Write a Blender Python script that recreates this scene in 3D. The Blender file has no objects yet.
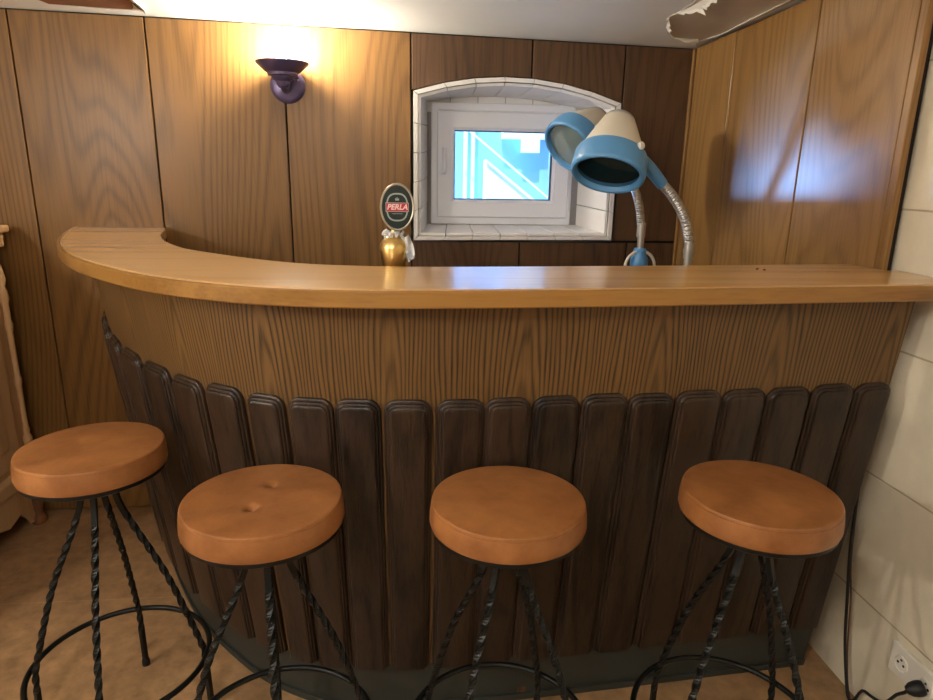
import bpy, bmesh, math, random
from mathutils import Vector, Matrix
random.seed(7)
PI = math.pi
scene = bpy.context.scene
COL = scene.collection

# ---------------------------------------------------------------- materials
def lin(r, g, b):
    f = lambda c: (c/255/12.92) if c/255 <= .04045 else ((c/255+.055)/1.055)**2.4
    return (f(r), f(g), f(b), 1)

def new_mat(name):
    m = bpy.data.materials.new(name); m.use_nodes = True
    nt = m.node_tree
    return m, nt, nt.nodes['Principled BSDF']

def plain(name, col, rough=.5, metal=0, spec=.5, coat=0, noise=0, nscale=30, bump=0, bscale=200):
    m, nt, b = new_mat(name)
    b.inputs['Base Color'].default_value = col
    b.inputs['Roughness'].default_value = rough
    b.inputs['Metallic'].default_value = metal
    b.inputs['Specular IOR Level'].default_value = spec
    b.inputs['Coat Weight'].default_value = coat
    tc = nt.nodes.new('ShaderNodeTexCoord')
    if noise:
        n = nt.nodes.new('ShaderNodeTexNoise'); n.inputs['Scale'].default_value = nscale; n.inputs['Detail'].default_value = 4
        nt.links.new(tc.outputs['Object'], n.inputs['Vector'])
        mx = nt.nodes.new('ShaderNodeMix'); mx.data_type = 'RGBA'
        mx.inputs['A'].default_value = tuple(c*(1-noise) for c in col[:3])+(1,)
        mx.inputs['B'].default_value = tuple(min(1, c*(1+noise)) for c in col[:3])+(1,)
        nt.links.new(n.outputs['Fac'], mx.inputs['Factor'])
        nt.links.new(mx.outputs['Result'], b.inputs['Base Color'])
    if bump:
        n2 = nt.nodes.new('ShaderNodeTexNoise'); n2.inputs['Scale'].default_value = bscale; n2.inputs['Detail'].default_value = 3
        nt.links.new(tc.outputs['Object'], n2.inputs['Vector'])
        bp = nt.nodes.new('ShaderNodeBump'); bp.inputs['Strength'].default_value = bump; bp.inputs['Distance'].default_value = .004
        nt.links.new(n2.outputs['Fac'], bp.inputs['Height']); nt.links.new(bp.outputs['Normal'], b.inputs['Normal'])
    return m

def wood(name, light, dark, scale=3.2, rings=11, axis='Z', stretch=.09, rough=.4, coat=0, lines=.7, pores=.35, bump=.05, blotch=.2, spec=.4):
    """flat-sawn veneer: contour lines of a stretched noise field plus fine pores"""
    m, nt, b = new_mat(name)
    N = nt.nodes.new; L = nt.links.new
    tc = N('ShaderNodeTexCoord'); oi = N('ShaderNodeObjectInfo')
    off = N('ShaderNodeVectorMath'); off.operation = 'SCALE'; off.inputs[0].default_value = (17.3, 31.7, 11.9)
    L(oi.outputs['Random'], off.inputs['Scale'])
    add = N('ShaderNodeVectorMath'); add.operation = 'ADD'
    L(tc.outputs['Object'], add.inputs[0]); L(off.outputs[0], add.inputs[1])
    def stretched(sc, st):
        mp = N('ShaderNodeMapping')
        v = [sc, sc, sc]; v['XYZ'.index(axis)] = sc*st
        mp.inputs['Scale'].default_value = v
        L(add.outputs[0], mp.inputs['Vector']); return mp
    n1 = N('ShaderNodeTexNoise'); n1.inputs['Scale'].default_value = 1; n1.inputs['Detail'].default_value = 1.2
    n1.inputs['Roughness'].default_value = .35; n1.inputs['Distortion'].default_value = .15
    L(stretched(scale, stretch).outputs[0], n1.inputs['Vector'])
    n2 = N('ShaderNodeTexNoise'); n2.inputs['Scale'].default_value = 1; n2.inputs['Detail'].default_value = 3
    L(stretched(scale*9, stretch*.5).outputs[0], n2.inputs['Vector'])
    mul = N('ShaderNodeMath'); mul.operation = 'MULTIPLY'; mul.inputs[1].default_value = rings*6.283
    L(n1.outputs['Fac'], mul.inputs[0])
    jit = N('ShaderNodeMath'); jit.operation = 'MULTIPLY_ADD'; jit.inputs[1].default_value = 3.0
    L(n2.outputs['Fac'], jit.inputs[0]); L(mul.outputs[0], jit.inputs[2])
    sn = N('ShaderNodeMath'); sn.operation = 'SINE'; L(jit.outputs[0], sn.inputs[0])
    ab = N('ShaderNodeMapRange'); ab.inputs['From Min'].default_value = -1; L(sn.outputs[0], ab.inputs['Value'])
    pw = N('ShaderNodeMath'); pw.operation = 'POWER'; pw.inputs[1].default_value = 2.2; L(ab.outputs[0], pw.inputs[0])
    pr = N('ShaderNodeTexNoise'); pr.inputs['Scale'].default_value = 1; pr.inputs['Detail'].default_value = 2
    L(stretched(170, .03).outputs[0], pr.inputs['Vector'])
    prr = N('ShaderNodeMapRange'); prr.inputs['From Min'].default_value = .45; prr.inputs['From Max'].default_value = .75; L(pr.outputs['Fac'], prr.inputs['Value'])
    bl = N('ShaderNodeTexNoise'); bl.inputs['Scale'].default_value = 1; bl.inputs['Detail'].default_value = 2
    L(stretched(2.6, .35).outputs[0], bl.inputs['Vector'])
    f1 = N('ShaderNodeMath'); f1.operation = 'MULTIPLY'; f1.inputs[1].default_value = lines; L(pw.outputs[0], f1.inputs[0])
    f2 = N('ShaderNodeMath'); f2.operation = 'MULTIPLY_ADD'; f2.inputs[1].default_value = pores; L(prr.outputs[0], f2.inputs[0]); L(f1.outputs[0], f2.inputs[2])
    bb = N('ShaderNodeMapRange'); bb.inputs['From Min'].default_value = .3; bb.inputs['From Max'].default_value = .7
    bb.inputs['To Min'].default_value = -blotch; bb.inputs['To Max'].default_value = blotch; L(bl.outputs['Fac'], bb.inputs['Value'])
    f3 = N('ShaderNodeMath'); f3.operation = 'ADD'; f3.use_clamp = True; L(f2.outputs[0], f3.inputs[0]); L(bb.outputs[0], f3.inputs[1])
    mx = N('ShaderNodeMix'); mx.data_type = 'RGBA'; mx.inputs['A'].default_value = light; mx.inputs['B'].default_value = dark
    L(f3.outputs[0], mx.inputs['Factor']); L(mx.outputs['Result'], b.inputs['Base Color'])
    b.inputs['Roughness'].default_value = rough; b.inputs['Coat Weight'].default_value = coat; b.inputs['Coat Roughness'].default_value = .15
    b.inputs['Specular IOR Level'].default_value = spec
    bp = N('ShaderNodeBump'); bp.inputs['Strength'].default_value = bump; bp.inputs['Distance'].default_value = .002; bp.invert = True
    L(f3.outputs[0], bp.inputs['Height']); L(bp.outputs['Normal'], b.inputs['Normal'])
    return m

def tiles(name, tile, grout, w, h, mortar, offset=0, rough=.3, loc=(0, 0, 0), rot=(0, 0, 0), mottle=.1, mscale=4, bump=.5, second=None):
    m, nt, b = new_mat(name)
    N = nt.nodes.new; L = nt.links.new
    tc = N('ShaderNodeTexCoord'); mp = N('ShaderNodeMapping')
    mp.inputs['Location'].default_value = loc
    if rot == 'YZ':
        sp = N('ShaderNodeSeparateXYZ'); cb_ = N('ShaderNodeCombineXYZ'); L(tc.outputs['Object'], sp.inputs[0])
        L(sp.outputs[1], cb_.inputs[0]); L(sp.outputs[2], cb_.inputs[1]); L(cb_.outputs[0], mp.inputs['Vector'])
    else:
        L(tc.outputs['Object'], mp.inputs['Vector'])
    br = N('ShaderNodeTexBrick'); br.offset = offset; br.squash = 1
    br.inputs['Scale'].default_value = 1; br.inputs['Brick Width'].default_value = w; br.inputs['Row Height'].default_value = h
    br.inputs['Mortar Size'].default_value = mortar; br.inputs['Mortar Smooth'].default_value = .3
    br.inputs['Color1'].default_value = tile; br.inputs['Color2'].default_value = second or tile; br.inputs['Mortar'].default_value = grout
    L(mp.outputs[0], br.inputs['Vector'])
    n = N('ShaderNodeTexNoise'); n.inputs['Scale'].default_value = mscale; n.inputs['Detail'].default_value = 6; n.inputs['Roughness'].default_value = .65
    L(tc.outputs['Object'], n.inputs['Vector'])
    r = N('ShaderNodeMapRange'); r.inputs['From Min'].default_value = .3; r.inputs['From Max'].default_value = .7
    r.inputs['To Min'].default_value = 1-mottle*1.6; r.inputs['To Max'].default_value = 1+mottle*.6; L(n.outputs['Fac'], r.inputs['Value'])
    vm = N('ShaderNodeVectorMath'); vm.operation = 'SCALE'; L(br.outputs['Color'], vm.inputs[0]); L(r.outputs[0], vm.inputs['Scale'])
    L(vm.outputs[0], b.inputs['Base Color'])
    b.inputs['Roughness'].default_value = rough
    bp = N('ShaderNodeBump'); bp.inputs['Strength'].default_value = bump; bp.inputs['Distance'].default_value = .003; bp.invert = True
    L(br.outputs['Fac'], bp.inputs['Height']); L(bp.outputs['Normal'], b.inputs['Normal'])
    return m

def emit(name, col, s):
    m, nt, b = new_mat(name)
    b.inputs['Base Color'].default_value = (0, 0, 0, 1)
    b.inputs['Emission Color'].default_value = col; b.inputs['Emission Strength'].default_value = s
    return m

def clear_glass(name, tint=(1, 1, 1, 1)):
    m = bpy.data.materials.new(name); m.use_nodes = True
    nt = m.node_tree; nt.nodes.clear()
    o = nt.nodes.new('ShaderNodeOutputMaterial'); mx = nt.nodes.new('ShaderNodeMixShader')
    t = nt.nodes.new('ShaderNodeBsdfTransparent'); t.inputs['Color'].default_value = tint
    g = nt.nodes.new('ShaderNodeBsdfGlossy'); g.inputs['Roughness'].default_value = .02
    f = nt.nodes.new('ShaderNodeFresnel'); f.inputs['IOR'].default_value = 1.4
    nt.links.new(f.outputs[0], mx.inputs[0]); nt.links.new(t.outputs[0], mx.inputs[1]); nt.links.new(g.outputs[0], mx.inputs[2])
    nt.links.new(mx.outputs[0], o.inputs['Surface'])
    return m

def leather(name):
    m, nt, b = new_mat(name)
    N = nt.nodes.new; L = nt.links.new
    tc = N('ShaderNodeTexCoord'); oi = N('ShaderNodeObjectInfo')
    sc = N('ShaderNodeVectorMath'); sc.operation = 'SCALE'; sc.inputs[0].default_value = (9, 5, 3); L(oi.outputs['Random'], sc.inputs['Scale'])
    ad = N('ShaderNodeVectorMath'); ad.operation = 'ADD'; L(tc.outputs['Object'], ad.inputs[0]); L(sc.outputs[0], ad.inputs[1])
    n = N('ShaderNodeTexNoise'); n.inputs['Scale'].default_value = 11; n.inputs['Detail'].default_value = 6; n.inputs['Roughness'].default_value = .6
    L(ad.outputs[0], n.inputs['Vector'])
    cr = N('ShaderNodeValToRGB')
    cr.color_ramp.elements[0].position = .3; cr.color_ramp.elements[0].color = lin(126, 78, 41)
    cr.color_ramp.elements[1].position = .7; cr.color_ramp.elements[1].color = lin(164, 108, 61)
    L(n.outputs['Fac'], cr.inputs[0]); L(cr.outputs[0], b.inputs['Base Color'])
    v = N('ShaderNodeTexVoronoi'); v.inputs['Scale'].default_value = 260; L(ad.outputs[0], v.inputs['Vector'])
    n2 = N('ShaderNodeTexNoise'); n2.inputs['Scale'].default_value = 14; n2.inputs['Detail'].default_value = 3; L(ad.outputs[0], n2.inputs['Vector'])
    mm = N('ShaderNodeMath'); mm.operation = 'MULTIPLY_ADD'; mm.inputs[1].default_value = .08; L(v.outputs['Distance'], mm.inputs[0]); L(n2.outputs['Fac'], mm.inputs[2])
    bp = N('ShaderNodeBump'); bp.inputs['Strength'].default_value = .35; bp.inputs['Distance'].default_value = .006
    L(mm.outputs[0], bp.inputs['Height']); L(bp.outputs['Normal'], b.inputs['Normal'])
    b.inputs['Roughness'].default_value = .36; b.inputs['Specular IOR Level'].default_value = .5
    return m

def leaf_veneer(name, light, dark, leaf=.31, pitch=.0098, rough=.42):
    """sliced veneer laid in equal leaves (UV: metres along the face, height)"""
    m, nt, b = new_mat(name)
    N = nt.nodes.new; L = nt.links.new
    def math_(op, a, c=None, d=None):
        n = N('ShaderNodeMath'); n.operation = op
        for k, v in enumerate((a, c, d)):
            if v is None: continue
            if isinstance(v, (int, float)): n.inputs[k].default_value = v
            else: L(v, n.inputs[k])
        return n.outputs[0]
    uv = N('ShaderNodeUVMap'); uv.uv_map = 'UVMap'
    sp = N('ShaderNodeSeparateXYZ'); L(uv.outputs[0], sp.inputs[0]); u, v = sp.outputs[0], sp.outputs[1]
    def noise(su, sv, sc, det=2):
        c = N('ShaderNodeCombineXYZ'); L(math_('MULTIPLY', u, su), c.inputs[0]); L(math_('MULTIPLY', v, sv), c.inputs[1])
        n = N('ShaderNodeTexNoise'); n.inputs['Scale'].default_value = sc; n.inputs['Detail'].default_value = det; L(c.outputs[0], n.inputs['Vector']); return n.outputs['Fac']
    wob = math_('MULTIPLY_ADD', noise(6, 1.4, 1), .07, -.035)
    uu = math_('ADD', u, wob)
    cell = math_('FLOOR', math_('DIVIDE', uu, leaf))
    w = math_('SUBTRACT', math_('MODULO', uu, leaf), leaf*.55)
    lift = math_('MULTIPLY_ADD', math_('SINE', math_('MULTIPLY', cell, 2.3)), .05, .76)
    vz = math_('MULTIPLY', math_('SUBTRACT', v, lift), .085)
    rad = math_('SQRT', math_('ADD', math_('MULTIPLY', w, w), math_('MULTIPLY', vz, vz)))
    fine = math_('MULTIPLY', noise(60, 3, 1), .006)
    radm = math_('DIVIDE', math_('MULTIPLY', rad, rad), math_('ADD', rad, .022))
    ph = math_('MULTIPLY', math_('ADD', radm, fine), 6.283/pitch)
    ln = math_('POWER', math_('MULTIPLY_ADD', math_('SINE', ph), .5, .5), 2.0)
    heart = N('ShaderNodeMapRange'); heart.inputs['From Min'].default_value = .0; heart.inputs['From Max'].default_value = .05; heart.inputs['To Min'].default_value = .35; heart.inputs['To Max'].default_value = .78
    L(rad, heart.inputs['Value'])
    por = N('ShaderNodeMapRange'); por.inputs['From Min'].default_value = .45; por.inputs['From Max'].default_value = .75; por.inputs['To Max'].default_value = .3
    L(noise(190, 7, 1), por.inputs['Value'])
    bl = math_('MULTIPLY_ADD', noise(3, 1, 1), .5, -.25)
    fac = math_('ADD', math_('MULTIPLY_ADD', ln, heart.outputs[0], por.outputs[0]), bl)
    fac.node.use_clamp = True
    mx = N('ShaderNodeMix'); mx.data_type = 'RGBA'; mx.inputs['A'].default_value = light; mx.inputs['B'].default_value = dark
    L(fac, mx.inputs['Factor']); L(mx.outputs['Result'], b.inputs['Base Color'])
    b.inputs['Roughness'].default_value = rough; b.inputs['Specular IOR Level'].default_value = .4
    bp = N('ShaderNodeBump'); bp.inputs['Strength'].default_value = .06; bp.inputs['Distance'].default_value = .002; bp.invert = True
    L(fac, bp.inputs['Height']); L(bp.outputs['Normal'], b.inputs['Normal'])
    return m

M = {}
M['panel_oak'] = wood('oak_veneer_panel', lin(130, 94, 50), lin(76, 52, 26), scale=2.2, rings=44, stretch=.13, rough=.36, lines=.40, pores=.34, blotch=.12)
M['panel_dark'] = wood('walnut_stained_panel', lin(98, 71, 48), lin(50, 34, 24), scale=2.4, rings=38, stretch=.13, rough=.38, lines=.4, pores=.4, blotch=.2)
M['panel_side'] = wood('side_wall_oak_panel', lin(150, 112, 64), lin(94, 66, 34), scale=2.2, rings=44, stretch=.13, rough=.30, lines=.32, pores=.3, blotch=.10)
M['face_oak'] = leaf_veneer('bar_face_oak', lin(112, 83, 47), lin(45, 32, 17))
M['top_oak'] = wood('bar_top_oak', lin(212, 168, 110), lin(176, 130, 78), scale=7, rings=4, axis='X', stretch=.06, rough=.24, lines=.3, pores=.35, blotch=.2, coat=.35)
M['edge_oak'] = wood('bar_edge_oak', lin(153, 110, 52), lin(112, 74, 31), scale=9, rings=3, axis='X', stretch=.05, rough=.3, lines=.45, pores=.3, blotch=.2, coat=.25)
M['plank'] = wood('dark_oak_slat', lin(55, 40, 29), lin(13, 10, 8), scale=8, rings=7, stretch=.1, rough=.38, lines=.5, pores=.6, bump=.2, blotch=.3)
M['kick'] = plain('grey_green_kick_paint', lin(51, 55, 51), .55, noise=.15, nscale=6)
M['void'] = plain('dark_gap_wood', lin(28, 20, 15), .9)
M['leather'] = leather('tan_leather')
M['iron'] = plain('black_wrought_iron', lin(30, 32, 31), .38, metal=.6, spec=.5, noise=.3, nscale=60)
M['rubber'] = plain('black_rubber', lin(14, 14, 14), .7)
M['ceiling'] = plain('white_ceiling_paint', lin(238, 239, 236), .7, noise=.05, nscale=5, bump=.1, bscale=40)
M['plaster'] = plain('bare_beige_plaster', lin(200, 186, 168), .9, noise=.12, nscale=14, bump=.2, bscale=60)
M['bare_wood'] = plain('bare_brown_board', lin(122, 78, 46), .8, noise=.15, nscale=10)
M['plasterwall'] = plain('off_white_plaster_wall', lin(214, 208, 196), .8)
M['flake'] = plain('white_paint_flake', lin(232, 228, 216), .6)
M['floor'] = tiles('tan_floor_tile', lin(175, 138, 99), lin(184, 158, 123), 9, .72, .002, rough=.34, loc=(4.0, .12, 0), mottle=.24, mscale=20, second=lin(169, 131, 92))
M['whitetile'] = tiles('cream_wall_tile', lin(234, 224, 200), lin(196, 180, 152), 6, .36, .003, offset=0, rough=.22, loc=(.1, .06, 0), rot='YZ', mottle=.08, mscale=5)
M['reveal'] = plain('white_glazed_tile', lin(246, 243, 238), .25, noise=.05, nscale=8)
M['grout'] = plain('grey_grout', lin(176, 172, 168), .85)
M['pvc'] = plain('white_pvc', lin(246, 247, 250), .3)
M['gasket'] = plain('grey_rubber_gasket', lin(70, 90, 110), .6)
M['glass'] = clear_glass('window_glass', (.93, .97, 1, 1))
M['sconce'] = plain('glare_tinted_bronze', lin(100, 88, 124), .3, metal=.35, noise=.1)  # dark bronze, with the violet lens glare put into its base colour
M['bulb'] = emit('warm_bulb', (1, .90, .74, 1), 560)
M['chrome'] = plain('brushed_chrome', lin(205, 203, 198), .3, metal=.8)
M['steel'] = plain('ribbed_steel', lin(190, 188, 184), .35, metal=.75)
M['lblue'] = plain('sky_blue_plastic', lin(92, 152, 204), .4)
M['lcream'] = plain('cream_plastic', lin(226, 218, 200), .4)
M['lblack'] = plain('black_plastic', lin(24, 24, 26), .5)
M['filter'] = plain('dark_teal_filter_glass', lin(14, 44, 52), .06, spec=.8, coat=1)
M['filterp'] = plain('pale_grey_filter_glass', lin(120, 140, 142), .08, spec=.8, coat=1)
M['brass'] = plain('polished_brass', lin(230, 200, 132), .32, metal=1)
M['silver'] = plain('badge_silver', lin(190, 182, 164), .35, metal=.5)
M['bgreen'] = plain('badge_black_green', lin(20, 36, 36), .25)
M['bsilver'] = plain('badge_pale_green', lin(150, 166, 160), .35)
M['bred'] = plain('badge_red', lin(178, 28, 48), .3)
M['bpink'] = plain('badge_lettering_white', lin(240, 214, 214), .4)
M['rag'] = plain('white_thin_plastic', lin(214, 218, 224), .35)
M['cabinet'] = wood('carved_cabinet_wood', lin(215, 175, 127), lin(180, 135, 89), scale=5, rings=4, stretch=.12, rough=.4, lines=.3, pores=.3, blotch=.2)
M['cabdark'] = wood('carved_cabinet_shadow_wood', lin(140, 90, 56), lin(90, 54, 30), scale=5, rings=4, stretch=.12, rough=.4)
M['socket'] = plain('white_socket_plastic', lin(230, 226, 214), .35)
M['hole'] = plain('socket_hole_black', lin(10, 10, 10), .8)
M['whitecord'] = plain('white_cable', lin(222, 214, 200), .5)
M['browncord'] = plain('brown_cable', lin(90, 62, 40), .6)
M['outblue'] = plain('pale_blue_render', lin(140, 196, 230), .8, noise=.06, nscale=3)
M['outwhite'] = plain('white_render', lin(240, 244, 246), .8)
M['outground'] = plain('pale_paving', lin(200, 204, 206), .8)

# ---------------------------------------------------------------- mesh helpers
def setp(o, label=None, cat=None, group=None, kind=None):
    if label: o['label'] = label
    if cat: o['category'] = cat
    if group: o['group'] = group
    if kind: o['kind'] = kind
    return o

def smooth(me, ang=40):
    for p in me.polygons: p.use_smooth = True
    try: me.set_sharp_from_angle(angle=math.radians(ang))
    except Exception: pass

def obj(name, bm, mats, parent=None, sm=True, world=True, bevel=0, segs=2):
    """link a bmesh (world coordinates) as ONE object; origin at base centre, or local to its parent"""
    bmesh.ops.recalc_face_normals(bm, faces=bm.faces[:])
    me = bpy.data.meshes.new(name)
    if not isinstance(mats, (list, tuple)): mats = [mats]
    o = bpy.data.objects.new(name, me); COL.objects.link(o)
    pl = Vector((0, 0, 0))
    if world:
        p = parent
        while p is not None: pl += p.location; p = p.parent
    if parent is None or not world:
        loc = Vector((0, 0, 0))
    if parent is None:
        xs = [v.co for v in bm.verts]
        loc = Vector(((min(c.x for c in xs)+max(c.x for c in xs))/2, (min(c.y for c in xs)+max(c.y for c in xs))/2, min(c.z for c in xs)))
        bm.transform(Matrix.Translation(-loc)); o.location = loc
    elif world:
        bm.transform(Matrix.Translation(-pl))
    bm.to_mesh(me); bm.free()
    for m in mats: me.materials.append(m)
    if sm: smooth(me)
    if parent is not None: o.parent = parent
    if bevel:
        b = o.modifiers.new('Bevel', 'BEVEL'); b.width = bevel; b.segments = segs; b.limit_method = 'ANGLE'; b.angle_limit = math.radians(40)
        b.harden_normals = False
    return o

def empty(name, loc, rz=0):
    o = bpy.data.objects.new(name, None); COL.objects.link(o); o.location = loc; o.rotation_euler = (0, 0, rz)
    o.empty_display_size = .05
    return o

def B(): return bmesh.new()

def box(bm, x0, x1, y0, y1, z0, z1, mi=0, mat=None):
    vs = [bm.verts.new((x, y, z)) for z in (z0, z1) for y in (y0, y1) for x in (x0, x1)]
    if mat is not None:
        for v in vs: v.co = mat @ v.co
    for f in ((0, 1, 3, 2), (4, 5, 7, 6), (0, 1, 5, 4), (2, 3, 7, 6), (0, 2, 6, 4), (1, 3, 7, 5)):
        bm.faces.new([vs[i] for i in f]).material_index = mi
    return bm

def loft(bm, rows, closed=True, caps=True, mi=0):
    R = [[bm.verts.new(p) for p in r] for r in rows]
    n = len(R[0])
    for a, b in zip(R, R[1:]):
        for i in range(n if closed else n-1):
            j = (i+1) % n
            bm.faces.new((a[i], a[j], b[j], b[i])).material_index = mi
    if caps:
        bm.faces.new(R[0]).material_index = mi; bm.faces.new(R[-1]).material_index = mi
    return bm

def prism(bm, poly, d, mi=0):
    """poly: list of Vectors, d: extrusion vector"""
    d = Vector(d)
    loft(bm, [[Vector(p) for p in poly], [Vector(p)+d for p in poly]], True, True, mi)
    return bm

def lathe(bm, prof, origin=(0, 0, 0), axis=(0, 0, 1), n=40, mi=0, caps=False):
    ax = Vector(axis).normalized(); q = Vector((0, 0, 1)).rotation_difference(ax); o = Vector(origin)
    rows = []
    for r, z in prof:
        rows.append([o + q @ Vector((max(r, 1e-5)*math.cos(2*PI*k/n), max(r, 1e-5)*math.sin(2*PI*k/n), z)) for k in range(n)])
    loft(bm, rows, True, caps, mi); return bm

def resample(P, step):
    P = [Vector(p) for p in P]; out = []
    Q = [2*P[0]-P[1]]+P+[2*P[-1]-P[-2]]
    for i in range(1, len(Q)-2):
        a, b, c, d = Q[i-1:i+3]; k = max(2, int((c-b).length/step))
        for j in range(k):
            t = j/k
            out.append(.5*((2*b)+(-a+c)*t+(2*a-5*b+4*c-d)*t*t+(-a+3*b-3*c+d)*t**3))
    out.append(P[-1]); return out

def tube(bm, P, r, n=8, step=.02, twist=0, tw=(0, 1), ripple=0, rip_n=1, closed=False, mi=0, rfun=None):
    pts = resample(P, step) if step else [Vector(p) for p in P]
    rows = []; up = None; L = 0; tot = sum((b-a).length for a, b in zip(pts, pts[1:]))
    ang = 0
    for i, p in enumerate(pts):
        if closed:
            t = (pts[(i+1) % len(pts)]-pts[i-1]).normalized()
        else:
            t = (pts[min(i+1, len(pts)-1)]-pts[max(i-1, 0)]).normalized()
        if up is None:
            up = t.orthogonal().normalized()
        up = (up-t*up.dot(t)).normalized(); s = t.cross(up)
        if i:
            dl = (p-pts[i-1]).length; L += dl
            if twist and tw[0] <= L/tot <= tw[1]: ang += twist*dl
        rr = r*(1+ripple*math.sin(L*rip_n)) if ripple else r
        if rfun: rr = rfun(L/tot)
        rows.append([p+(up*math.cos(ang+2*PI*k/n)+s*math.sin(ang+2*PI*k/n))*rr for k in range(n)])
    if closed: rows.append(rows[0]); 
    loft(bm, rows, True, not closed, mi)
    if closed: bmesh.ops.remove_doubles(bm, verts=bm.verts[:], dist=1e-6)
    return bm

def rrect(w0, w1, z0, z1, r, inset=0, k=6):
    """outline with rounded top corners, (a,z) points"""
    a0, a1, zz = w0+inset, w1-inset, z1-inset; rr = max(r-inset, .002)
    P = [(a0, z0), (a1, z0)]
    for i in range(k+1):
        t = PI/2*i/k; P.append((a1-rr+rr*math.cos(t), zz-rr+rr*math.sin(t)))
    for i in range(k+1):
        t = PI/2+PI/2*i/k; P.append((a0+rr+rr*math.cos(t), zz-rr+rr*math.sin(t)))
    return P

# ---------------------------------------------------------------- the room
YB = 2.74                                   # front of the back wall's panelling
def ceil_z(x, y): return 1.951-.019*(x-1.163)-.047*(y-2.74)

def struct(name, bm, m, parent=None, bevel=0, sm=False):
    o = obj(name, bm, m, parent, sm=sm, bevel=bevel)
    if parent is None: o['kind'] = 'structure'
    return o

b = B(); box(b, -2.3, 1.42, -1.5, 3.02, -.12, 0); struct('floor', b, M['floor'])
b = B()
co = [(-2.3, -1.5), (1.42, -1.5), (1.42, 3.02), (-2.3, 3.02)]
prism(b, [Vector((x, y, ceil_z(x, y))) for x, y in co], (0, 0, .12)); ceiling = struct('ceiling', b, M['ceiling'])

# bare patches where the ceiling paint has come off, with lifted flakes at their rims
def jag(P, amp, k=4):
    out = []
    for a, c in zip(P, P[1:]+P[:1]):
        for i in range(k):
            t = i/k; out.append((a[0]+(c[0]-a[0])*t+random.uniform(-amp, amp), a[1]+(c[1]-a[1])*t+random.uniform(-amp, amp)))
    return out
def patch(name, P, m, amp):
    b = B(); prism(b, [Vector((x, y, ceil_z(x, y)-.002)) for x, y in jag(P, amp)], (0, 0, .004)); return struct(name, b, m, ceiling)
patch('bare_patch', [(.90, 2.0), (.925, 2.2), (.905, 2.38), (.955, 2.5), (1.02, 2.60), (1.12, 2.60), (1.163, 2.715), (1.165, 2.6), (1.20, 2.05), (1.05, 1.9)], M['plaster'], .008)
patch('bare_patch', [(-1.30, 2.40), (-1.22, 2.655), (-.95, 2.668), (-.885, 2.52), (-.885, 2.40)], M['bare_wood'], .004)
def flake(P, w, curl):
    b = B(); rows = []
    pts = resample([Vector((x, y, 0)) for x, y in P], .012)
    for i, p in enumerate(pts):
        t = (pts[min(i+1, len(pts)-1)]-pts[max(i-1, 0)]).normalized(); n = Vector((t.y, -t.x, 0))
        ww = w*(.6+.8*random.random())*math.sin(PI*(i+.6)/(len(pts)+.2)); z = ceil_z(p.x, p.y)
        a = Vector((p.x, p.y, z-.001)); c = a+n*ww*.7-Vector((0, 0, curl*ww)); d = a+n*ww-Vector((0, 0, curl*ww*1.9))
        rows.append([a, c, d, d+Vector((0, 0, .0015)), c+Vector((0, 0, .0015)), a+Vector((0, 0, .0015))])
    loft(b, rows); struct('paint_flake', b, M['flake'], ceiling)
flake([(.935, 2.0), (.925, 2.2), (.91, 2.30)], .03, .5)
flake([(.905, 2.36), (.955, 2.5), (1.02, 2.60)], .016, .5)
flake([(1.02, 2.60), (1.12, 2.605)], .012, .6)
flake([(1.13, 2.66), (1.17, 2.50), (1.175, 2.35), (1.182, 2.2), (1.19, 2.02)], .02, .3)
flake([(-1.19, 2.66), (-1.05, 2.668), (-.93, 2.668)], .008, .4)
# the stiff white flap hanging at the left patch, with a hole in it
b = B()
c0 = Vector((-.885, 2.40, ceil_z(-.885, 2.40)))
fl = [(-.925, 2.672, -.001), (-.905, 2.678, -.012), (-.885, 2.60, -.016), (-.878, 2.42, -.014), (-.895, 2.40, -.001), (-.91, 2.55, -.001)]
prism(b, [Vector((x, y, ceil_z(x, y)+z)) for x, y, z in fl], (0, 0, .0025)); struct('paint_flap', b, M['flake'], ceiling)
b = B()
hl = [(-.905, 2.60, -.0135), (-.893, 2.61, -.0165), (-.888, 2.53, -.0175), (-.900, 2.53, -.0135)]
prism(b, [Vector((x, y, ceil_z(x, y)+z)) for x, y, z in hl], (0, 0, .0015)); struct('flap_hole', b, M['hole'], ceiling)

# back wall with the opening for the window
b = B()
y0, y1 = YB+.014, 3.02
def arch(x):                                 # upper edge of the window recess
    u = (x-.463)/.416
    return 1.7455-.0125*u+.072*(1-u*u)
box(b, -2.3, .042, y0, y1, 0, 2.05); box(b, .884, 1.42, y0, y1, 0, 2.05)
box(b, .042, .884, y0, y1, 0, 1.178)
prism(b, [Vector((x, y0, arch(x)+.006)) for x in [.042+.842*i/16 for i in range(17)]]+[Vector((.884, y0, 2.05)), Vector((.042, y0, 2.05))], (0, y1-y0, 0))
wall_back = struct('wall_back', b, M['void'])

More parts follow.
